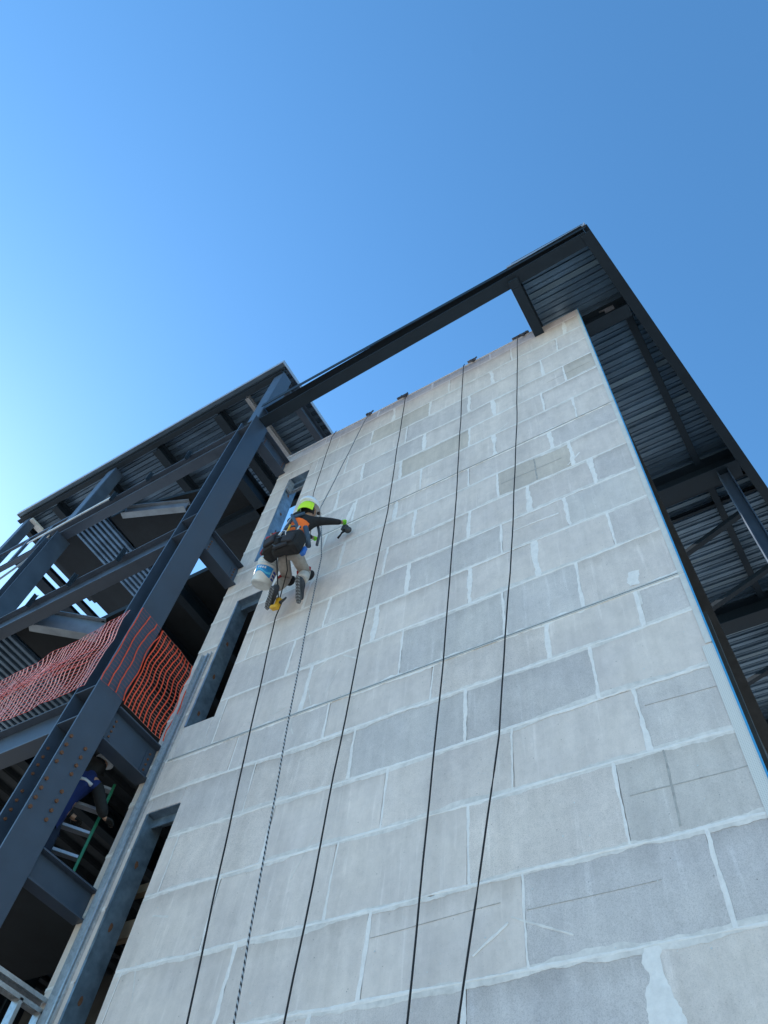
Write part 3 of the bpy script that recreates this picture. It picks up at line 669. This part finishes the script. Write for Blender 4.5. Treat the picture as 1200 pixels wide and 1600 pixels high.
m_toolgrey = plain('tool_grey', (.04,.045,.05), .6); m_silver = plain('reflective_tape', (.55,.56,.58), .4)

# --- worker on the ropes ---
wk = empty('person', (-4.7,4.05,7.25), 'rope worker in white helmet, orange vest and khaki trousers kneeling against the wall', 'person')
hip=(-4.55,3.70,7.72); neck=(-4.42,3.66,8.42); chest=(-4.45,3.63,8.18); waist=(-4.51,3.66,7.92)
shR=(-4.30,3.70,8.30); shL=(-4.58,3.56,8.28); elR=(-4.20,3.90,8.50); haR=(-4.17,4.06,8.68)
elL=(-4.60,3.82,8.32); haL=(-4.63,4.03,8.58); hipR=(-4.44,3.72,7.62); hipL=(-4.64,3.68,7.68)
knR=(-4.55,4.07,7.73); anR=(-4.46,3.95,7.34); toR=(-4.55,4.12,7.20); knL=(-4.83,4.03,7.73); anL=(-4.82,3.90,7.32); toL=(-5.03,4.07,7.30)
T = lambda p, r_: (*p, r_)
body = [[T(hip,.12),T(waist,.11),T(chest,.125),T((-4.43,3.65,8.34),.075),T(neck,.052),T((-4.44,3.69,8.54),.052),T((-4.445,3.70,8.64),.085),T((-4.445,3.70,8.74),.075)],
 [T(chest,.125),T(shR,.058),T(elR,.040),T(haR,.028)],[T(chest,.125),T(shL,.058),T(elL,.040),T(haL,.028)],
 [T(hip,.12),T(hipR,.085),T(knR,.055),T(anR,.040),T(toR,.034)],[T(hip,.12),T(hipL,.085),T(knL,.055),T(anL,.040),T(toL,.034)],
 # nose and ears
 [T((-4.445,3.70,8.64),.085),T((-4.43,3.79,8.63),.020)],[T((-4.445,3.70,8.64),.085),T((-4.36,3.70,8.64),.016)],[T((-4.445,3.70,8.64),.085),T((-4.53,3.69,8.64),.016)]]
hR = hand(haR, (.05,.5,.6), (.9,-.3,.1), (0,.3,-.7)); hL = hand(haL, (0,.5,.5), (-.9,0,0), (0,.3,-.6))
bdy = skinmesh('body', body+hR+hL, m_skin, wk, 0)
skinmesh('shirt', [[T((hip[0],hip[1],hip[2]+.06),.130),T(waist,.125),T(chest,.138),T((-4.43,3.65,8.36),.085),T((-4.425,3.655,8.43),.062)],[T(chest,.138),T(shR,.082),T((-4.24,3.82,8.42),.060),T(elR,.054),T(haR,.040)],[T(chest,.138),T(shL,.080),T(elL,.054),T(haL,.038)]], m_black, wk, 1)
skinmesh('trousers', [[T((hip[0],hip[1],hip[2]+.08),.135),T(hip,.138),T(hipR,.100),T((-4.50,3.90,7.66),.088),T(knR,.076),T((-4.50,4.0,7.52),.078),T((-4.47,3.955,7.38),.060)],[T(hip,.138),T(hipL,.100),T((-4.74,3.86,7.69),.088),T(knL,.076),T((-4.83,3.96,7.52),.078),T((-4.825,3.905,7.36),.058)]], m_khaki, wk, 1)
vest = skinmesh('safety_vest', [[T((-4.52,3.67,7.90),.140),T((-4.48,3.64,8.06),.146),T(chest,.150),T((-4.43,3.645,8.33),.10)],[T(chest,.150),T((-4.39,3.66,8.25),.080)],[T(chest,.150),T((-4.50,3.60,8.25),.080)]], m_orange, wk, 1)
m_ = MB(); blob(m_, (-4.452,3.665,8.625), .098,.098,.115, 16, 10); m_.build('hair', m_black, wk)
gl = skinmesh('glove', [[(c_[0],c_[1],c_[2],c_[3]*1.22) for c_ in ch] for ch in hR], m_glove, wk, 0)
gl2 = skinmesh('glove', [[(c_[0],c_[1],c_[2],c_[3]*1.22) for c_ in ch] for ch in hL], m_glove, wk, 0)
# helmet
Rh = Matrix.Rotation(math.radians(-4), 3, 'X')
m_ = MB(); blob(m_, (-4.445,3.665,8.715), .142, .168, .165, 20, 12, 0, Rh, zmin=-.12)
m_.tube([Vector((-4.445,3.70,8.70)) + Rh @ Vector((.135*math.cos(a), .162*math.sin(a), -.012)) for a in [k*2*math.pi/20 for k in range(21)]], .010, 6, cap=False)
m_.tube([Vector((-4.445,3.70,8.72)) + Rh @ Vector((0,.13*math.cos(a),.138*math.sin(a))) for a in [k*math.pi/10 for k in range(11)]], .009, 6)
hl = m_.build('helmet', m_helmet, wk)
m_ = MB(); blob(m_, (-4.37,3.80,8.70), .035, .035, .035, 10, 6); m_.build('headlamp', m_toolgrey, hl)
m_ = MB()   # neck shade: curved flap round the back of the head
for i in range(11):
    a0 = math.radians(150+ i*17); a1 = math.radians(167+i*17)
    for (za, zb, ra, rb) in ((8.675,8.60,.136,.154),(8.60,8.49,.154,.146)):
        def q(a, z, R_): return (-4.45+R_*math.cos(a)*.95, 3.69+R_*1.12*math.sin(a), z)
        for dr in (0, .006):
            fc = m_.quad([q(a0,za,ra+dr),q(a1,za,ra+dr),q(a1,zb,rb+dr),q(a0,zb,rb+dr)]); fc.smooth = True
m_.build('neck_shade', m_hiviz, wk)
# harness straps
m_ = MB()
def strap(pts, w_=.045, t_=.012):
    m_.tube(pts, w_/2, 8)
strap([(-4.38,3.56,8.36),(-4.46,3.475,8.2),(-4.55,3.49,8.02),(-4.60,3.52,7.86)]); strap([(-4.54,3.50,8.34),(-4.46,3.46,8.18),(-4.38,3.50,8.0),(-4.36,3.56,7.84)])
strap([(-4.60,3.53,7.86),(-4.45,3.50,7.84),(-4.33,3.60,7.84),(-4.33,3.75,7.86)], .06); strap([(-4.31,3.60,8.02),(-4.28,3.66,7.86),(-4.27,3.72,7.70)], .07)
strap([(-4.32,3.80,8.36),(-4.34,3.90,8.28),(-4.38,3.95,8.10)], .04)
m_.build('harness', m_strap, wk)
m_ = MB(); strap([(-4.47,3.468,8.20),(-4.52,3.473,8.1),(-4.57,3.49,8.0)], .03); m_.build('reflective_strap', m_silver, wk)
# tool belt: bags
def rot(ax, ay, az): return Matrix.Rotation(math.radians(az),3,'Z') @ Matrix.Rotation(math.radians(ay),3,'Y') @ Matrix.Rotation(math.radians(ax),3,'X')
for i, (c_, sz, rr_) in enumerate((((-4.35,3.51,7.69),(.27,.20,.32),(6,10,12)),((-4.60,3.47,7.73),(.29,.21,.30),(4,-4,-6)),((-4.76,3.58,7.80),(.16,.17,.22),(0,14,-20)),((-4.45,3.50,7.60),(.34,.14,.16),(0,3,4)))):
    m_ = MB(); rbox(m_, c_, *sz, rot(*rr_)); bag = m_.build('tool_bag', m_black, wk, .055)
    m_ = MB(); Rr = rot(*rr_); cc = Vector(c_)
    rbox(m_, cc + Rr @ Vector((0,-sz[1]*.5-.015,-.03)), sz[0]*.62, .04, sz[2]*.5, Rr); m_.build('pocket', m_strapd, bag, .02)
for c_, s_ in (((-4.66,3.39,7.84),(.12,.05,.05)),((-4.58,3.39,7.87),(.08,.05,.04)),((-4.85,3.50,7.80),(.02,.05,.12))):
    m_ = MB(); rbox(m_, c_, *s_, rot(0,10,5)); m_.build('pouch_trim', m_red, wk, .012)
m_ = MB(); rbox(m_, (-4.47,3.37,7.78), .03, .02, .06, rot(0,20,0)); m_.build('carabiner', m_silver, wk)
m_ = MB(); m_.tube([(-4.44,3.36,7.82),(-4.38,3.36,7.78),(-4.36,3.37,7.68)], .006); m_.build('carabiner', m_silver, wk)
m_ = MB(); blob(m_, (-4.50,3.58,8.40), .11,.07,.06, 12, 8, 0, rot(0,20,0)); m_.build('collar', m_black, wk)
m_ = MB(); m_.tube([(-4.62,3.52,8.02),(-4.50,3.475,7.98),(-4.40,3.49,7.96),(-4.33,3.55,7.96)], .016, 6); m_.build('harness', m_strap, wk)
m_ = MB(); rbox(m_, (-4.25,3.64,7.60), .06,.06,.14, rot(0,5,0)); m_.build('spray_bottle', plain('blue_plastic', (.02,.12,.42), .4), wk, .015)
for (a_, b_, r_, mt_) in (((-4.66,3.42,7.86),(-4.70,3.40,7.99),.012,m_wood),((-4.62,3.41,7.86),(-4.60,3.38,7.97),.010,m_toolgrey),((-4.40,3.41,7.84),(-4.37,3.39,7.95),.011,m_yellow),((-4.30,3.46,7.84),(-4.26,3.45,7.93),.010,m_silver)):
    m_ = MB(); m_.tube([a_, b_], r_, 8); m_.build('tool_handle', mt_, wk)
for pts_ in (((-4.72,3.385,7.80),(-4.60,3.37,7.66),(-4.50,3.40,7.56)),((-4.46,3.38,7.84),(-4.32,3.39,7.70),(-4.24,3.47,7.60)),((-4.56,3.37,7.72),(-4.40,3.365,7.68),(-4.26,3.42,7.70))):
    m_ = MB(); m_.tube(pts_, .009, 6); m_.build('webbing', m_strap, wk)
# boots
def boot(an, to, nm='boot'):
    a = Vector(an); t = Vector(to); d_ = (t-a).normalized(); heel = a - d_*.05 + Vector((0,-.03,-.03))
    m1 = skinmesh(nm, [[T((a.x,a.y+.01,a.z+.08),.055),T(tuple(a),.056),T(tuple(a+d_*.10),.050),T(tuple(t),.042)],[T(tuple(a),.056),T(tuple(heel),.045)]], m_boot, wk, 1)
    m2 = MB(); S_ = d_.cross(Vector((0,-.6,-.8))).normalized(); U_ = S_.cross(d_).normalized()
    if U_.y > 0: U_ = -U_
    c0 = heel - d_*.025 + U_*.036; c1 = t + d_*.035 + U_*.034; secs = [(.0,.018),(.06,.030),(.2,.034),(.4,.028),(.62,.037),(.8,.042),(.93,.032),(1,.016)]; pv = None
    for (u, hw) in secs:
        p = c0.lerp(c1, u); cur = [m2.bm.verts.new(q) for q in (p-S_*hw, p+S_*hw, p+S_*hw+U_*.016, p-S_*hw+U_*.016)]
        if pv:
            for k in range(4): m2.bm.faces.new((pv[k], pv[(k+1)%4], cur[(k+1)%4], cur[k]))
        else: m2.bm.faces.new(cur)
        pv = cur
    m2.bm.faces.new(pv)
    m2.build('sole', m_sole, m1, .003); m2 = MB()
    for k in range(9):
        u = .06+.88*k/8; p = c0.lerp(c1, u)
        for sd_ in (-1, 1): m2.obox(p+S_*sd_*.006-d_*.006, p+S_*sd_*.030+d_*.006, U_, d_, .010, .011, .0215, 0)
    m2.build('tread', m_tread, m1, 0)
boot(anR, toR); boot(anL, toL)
for p in (knR, knL):
    m_ = MB(); blob(m_, (p[0]+.03, p[1]+.045, p[2]-.02), .07, .05, .09, 12, 8); kp = m_.build('knee_pad', m_black, wk)
    m_ = MB(); m_.tube([(p[0]-.085,p[1]-.02,p[2]-.06),(p[0]-.05,p[1]-.085,p[2]-.055),(p[0]+.03,p[1]-.10,p[2]-.03),(p[0]+.085,p[1]-.03,p[2]+.0)], .030, 7); m_.build('strap', m_red, kp)
# tethers
m_ = MB(); m_.tube([(-4.63,3.55,7.60),(-4.72,3.75,7.45),(-4.86,4.02,7.33)], .008, 6); m_.tube([(-4.48,3.55,7.56),(-4.58,3.78,7.45),(-4.84,4.03,7.33)], .007, 6); m_.build('tether', m_black, wk)
# drill
dr = empty('cordless_drill', (-4.89,4.08,7.24), 'yellow and black cordless drill hanging on tethers below the rope worker', 'drill')
m_ = MB(); rbox(m_, (-4.88,4.06,7.28), .07,.06,.13, rot(10,15,0)); rbox(m_, (-4.915,4.06,7.20), .11,.08,.05, rot(10,15,0)); m_.build('drill_body', m_yellow, dr, .012)
m_ = MB(); m_.tube([(-4.85,4.06,7.25),(-4.79,4.06,7.29),(-4.76,4.06,7.32)], [.022,.016,.012], 8); m_.build('chuck', m_toolgrey, dr)
m_ = MB(); rbox(m_, (-4.90,4.06,7.36), .05,.05,.03, rot(0,15,0)); m_.build('grip', m_toolgrey, dr, .005)
# hand tool
ht = empty('rubbing_tool', (-4.12,4.15,8.5), 'dark hand tool with a curved tail held against the wall in the green glove', 'hand tool')
m_ = MB(); rbox(m_, (-4.145,4.15,8.63), .09,.07,.09, rot(10,30,0)); blob(m_, (-4.10,4.17,8.58), .055,.045,.05, 12, 8); m_.build('tool_body', m_toolgrey, ht, .015)
m_ = MB(); m_.tube([(-4.15,4.16,8.58),(-4.165,4.13,8.50),(-4.165,4.12,8.44),(-4.20,4.12,8.38)], [.018,.014,.012,.016], 8); m_.build('tool_tail', m_black, ht)
# bucket
bk_b = Vector((-5.07,3.84,7.50)); bk_t = Vector((-4.95,3.76,7.845)); ax = (bk_t-bk_b).normalized(); a1 = ax.cross(Vector((0,1,0))).normalized(); a2 = ax.cross(a1)
bkt = empty('bucket', bk_b, 'white plastic bucket with a blue wave label hanging at the worker hip', 'bucket')
m_bk, n, bs = newmat('white_bucket'); bs.inputs['Roughness'].default_value = .4
t = noise_node(n, 9, 3); n.links.new(mix(n, (.66,.68,.66), ramp(n, t.outputs[0], [(.3,.85),(.7,1.05)]).outputs[0], 1, 'MULTIPLY'), bs.inputs['Base Color'])
prof = [(0,.128),(.012,.134),(.25,.143),(.255,.152),(.262,.152),(.267,.144),(.29,.145),(.295,.155),(.302,.155),(.307,.146),(.33,.147),(.335,.158),(.342,.158),(.347,.149),(.37,.150),(.37,.143),(.02,.126)]
m_ = MB(); rings = []
for (h, R_) in prof: rings.append([m_.bm.verts.new(bk_b + ax*h + (a1*math.cos(k*math.pi/16)+a2*math.sin(k*math.pi/16))*R_) for k in range(32)])
for i in range(len(rings)-1):
    for k in range(32):
        fc = m_.bm.faces.new((rings[i][k], rings[i][(k+1)%32], rings[i+1][(k+1)%32], rings[i+1][k])); fc.smooth = True
m_.bm.faces.new(rings[0]); m_.bm.faces.new(rings[-1]); m_.build('pail', m_bk, bkt)
m_ = MB(); m_.tube([bk_b - ax*.003 + (a1*math.cos(k*math.pi/12)+a2*math.sin(k*math.pi/12))*.118 for k in range(25)], .005, 6, cap=False); m_.tube([bk_b - ax*.002 + (a1*math.cos(k*math.pi/12)+a2*math.sin(k*math.pi/12))*.03 for k in range(25)], .003, 6, cap=False); m_.build('base_rim', m_bk, bkt)
cdir = (-bk_b).normalized(); phc = math.atan2(cdir.dot(a2), cdir.dot(a1))
def surf(ph, h, off): return bk_b + ax*h + (a1*math.cos(ph)+a2*math.sin(ph))*(.134+(h-.012)*.0378+off)
def label_strip(fn0, fn1, p0, p1, off, mat, name, n_=16):
    m_ = MB()
    for i in range(n_):
        a = p0+(p1-p0)*i/n_; b = p0+(p1-p0)*(i+1)/n_; u0 = i/n_; u1 = (i+1)/n_
        m_.quad([surf(a,fn0(u0),off),surf(b,fn0(u1),off),surf(b,fn1(u1),off),surf(a,fn1(u0),off)])
    return m_.build(name, mat, bkt)
m_lb = plain('label_blue', (.02,.30,.72), .5, var=.2, scale=20); m_lc = plain('label_cyan', (.10,.55,.82), .5); m_lw = plain('label_white', (.75,.80,.84), .5); m_ln = plain('label_navy', (.02,.07,.40), .5)
label_strip(lambda u: .105+.03*math.sin(u*5), lambda u: .225, phc-1.25, phc+.55, .003, m_lb, 'label')
label_strip(lambda u: .13+.02*math.sin(u*6), lambda u: .155+.02*math.sin(u*6+.5), phc-1.1, phc+.45, .0045, m_lc, 'label_wave')
for k in range(4): label_strip(lambda u: .178, lambda u: .208, phc-.95+k*.22, phc-.80+k*.22, .0055, m_lw, 'label_lettering', 3)
for h in (.07,.12,.17): label_strip(lambda u, h=h: h, lambda u, h=h: h+.03, phc+.68, phc+1.15, .003, m_ln, 'label_print', 6)
m_ = MB(); m_.tube([surf(phc+.2,.34,.02), Vector((-4.84,3.62,7.93)), surf(phc+3,.34,.02)], .004, 6); m_.build('handle', m_silver, bkt)

skinmesh('gaiter', [[T((-4.52,4.02,7.60),.082),T((-4.50,4.0,7.50),.086),T((-4.47,3.96,7.40),.070)]], m_cream, wk, 1)
for o in wk.children:
    if o.name.split('.')[0] in ('tool_bag','pouch_trim','carabiner','tool_handle','webbing','spray_bottle'): o.location.z -= .11; o.location.y += .01
# --- second worker ---
p2 = empty('person', (-6.75,3.7,3.66), 'person in blue shirt beside the green stepladder, half hidden by the big column', 'person')
h2=(-6.70,3.66,4.42); c2=(-6.62,3.73,4.88); n2=(-6.59,3.79,5.02)
b2 = [[T(h2,.13),T((-6.66,3.69,4.66),.12),T(c2,.13),T(n2,.055),T((-6.56,3.84,5.13),.085),T((-6.55,3.86,5.20),.07)],
 [T(c2,.12),T((-6.50,3.86,4.90),.045),T((-6.42,3.98,4.68),.036),T((-6.44,4.10,4.60),.026)],[T(c2,.12),T((-6.76,3.62,4.90),.045),T((-6.80,3.78,4.64),.036),T((-6.72,3.92,4.58),.03)],
 [T(h2,.13),T((-6.68,3.74,4.36),.09),T((-6.72,3.80,4.02),.06),T((-6.76,3.72,3.72),.045),T((-6.72,3.86,3.70),.04)],[T(h2,.13),T((-6.76,3.58,4.36),.09),T((-6.80,3.60,4.02),.06),T((-6.84,3.54,3.72),.045),T((-6.80,3.68,3.70),.04)]]
skinmesh('body', b2 + hand((-6.44,4.10,4.60),(0,1,.1),(1,0,0),(0,.2,-1)) + hand((-6.72,3.92,4.58),(0,1,.1),(-1,0,0),(0,.2,-1)), m_skin, p2, 0)
skinmesh('shirt', [[T((-6.715,3.65,4.34),.155),T((h2[0],h2[1],h2[2]+.05),.160),T((-6.66,3.69,4.66),.15),T(c2,.155),T((-6.60,3.77,5.0),.095)],[T(c2,.145),T((-6.50,3.86,4.90),.08),T((-6.46,3.92,4.79),.07)],[T(c2,.145),T((-6.76,3.62,4.90),.08),T((-6.78,3.70,4.77),.07)]], m_bblue, p2, 1)
for h_ in (hand((-6.44,4.10,4.60),(0,1,.1),(1,0,0),(0,.2,-1)), hand((-6.72,3.92,4.58),(0,1,.1),(-1,0,0),(0,.2,-1))): skinmesh('glove', [[(c_[0],c_[1],c_[2],c_[3]*1.25) for c_ in ch] for ch in h_], m_black, p2, 0)
skinmesh('sleeve', [[T((-6.50,3.86,4.90),.070),T((-6.42,3.98,4.68),.066),T((-6.44,4.10,4.60),.048)]], m_black, p2, 1)
skinmesh('sleeve', [[T((-6.76,3.62,4.90),.070),T((-6.80,3.78,4.64),.066),T((-6.72,3.92,4.58),.048)]], m_black, p2, 1)
skinmesh('trousers', [[T((h2[0],h2[1],h2[2]+.14),.140),T(h2,.148),T((-6.68,3.74,4.36),.11),T((-6.72,3.80,4.02),.085),T((-6.76,3.72,3.76),.06)],[T(h2,.148),T((-6.76,3.58,4.36),.11),T((-6.80,3.60,4.02),.085),T((-6.84,3.54,3.76),.06)]], m_jean, p2, 1)
skinmesh('hood', [[T((-6.61,3.74,4.93),.11),T((-6.59,3.78,5.02),.095),T((-6.565,3.81,5.10),.108),T((-6.56,3.825,5.17),.10)]], m_black, p2, 1)
m_ = MB(); m_.tube([(-6.56,3.60,4.80),(-6.50,3.72,4.83),(-6.46,3.80,4.80)], .02, 6); m_.build('reflective_patch', m_silver, p2)
m_ = MB(); blob(m_, (-6.55,3.86,5.17), .10,.115,.10, 16, 10, zmin=-.1); m_.build('helmet', m_helmet, p2)
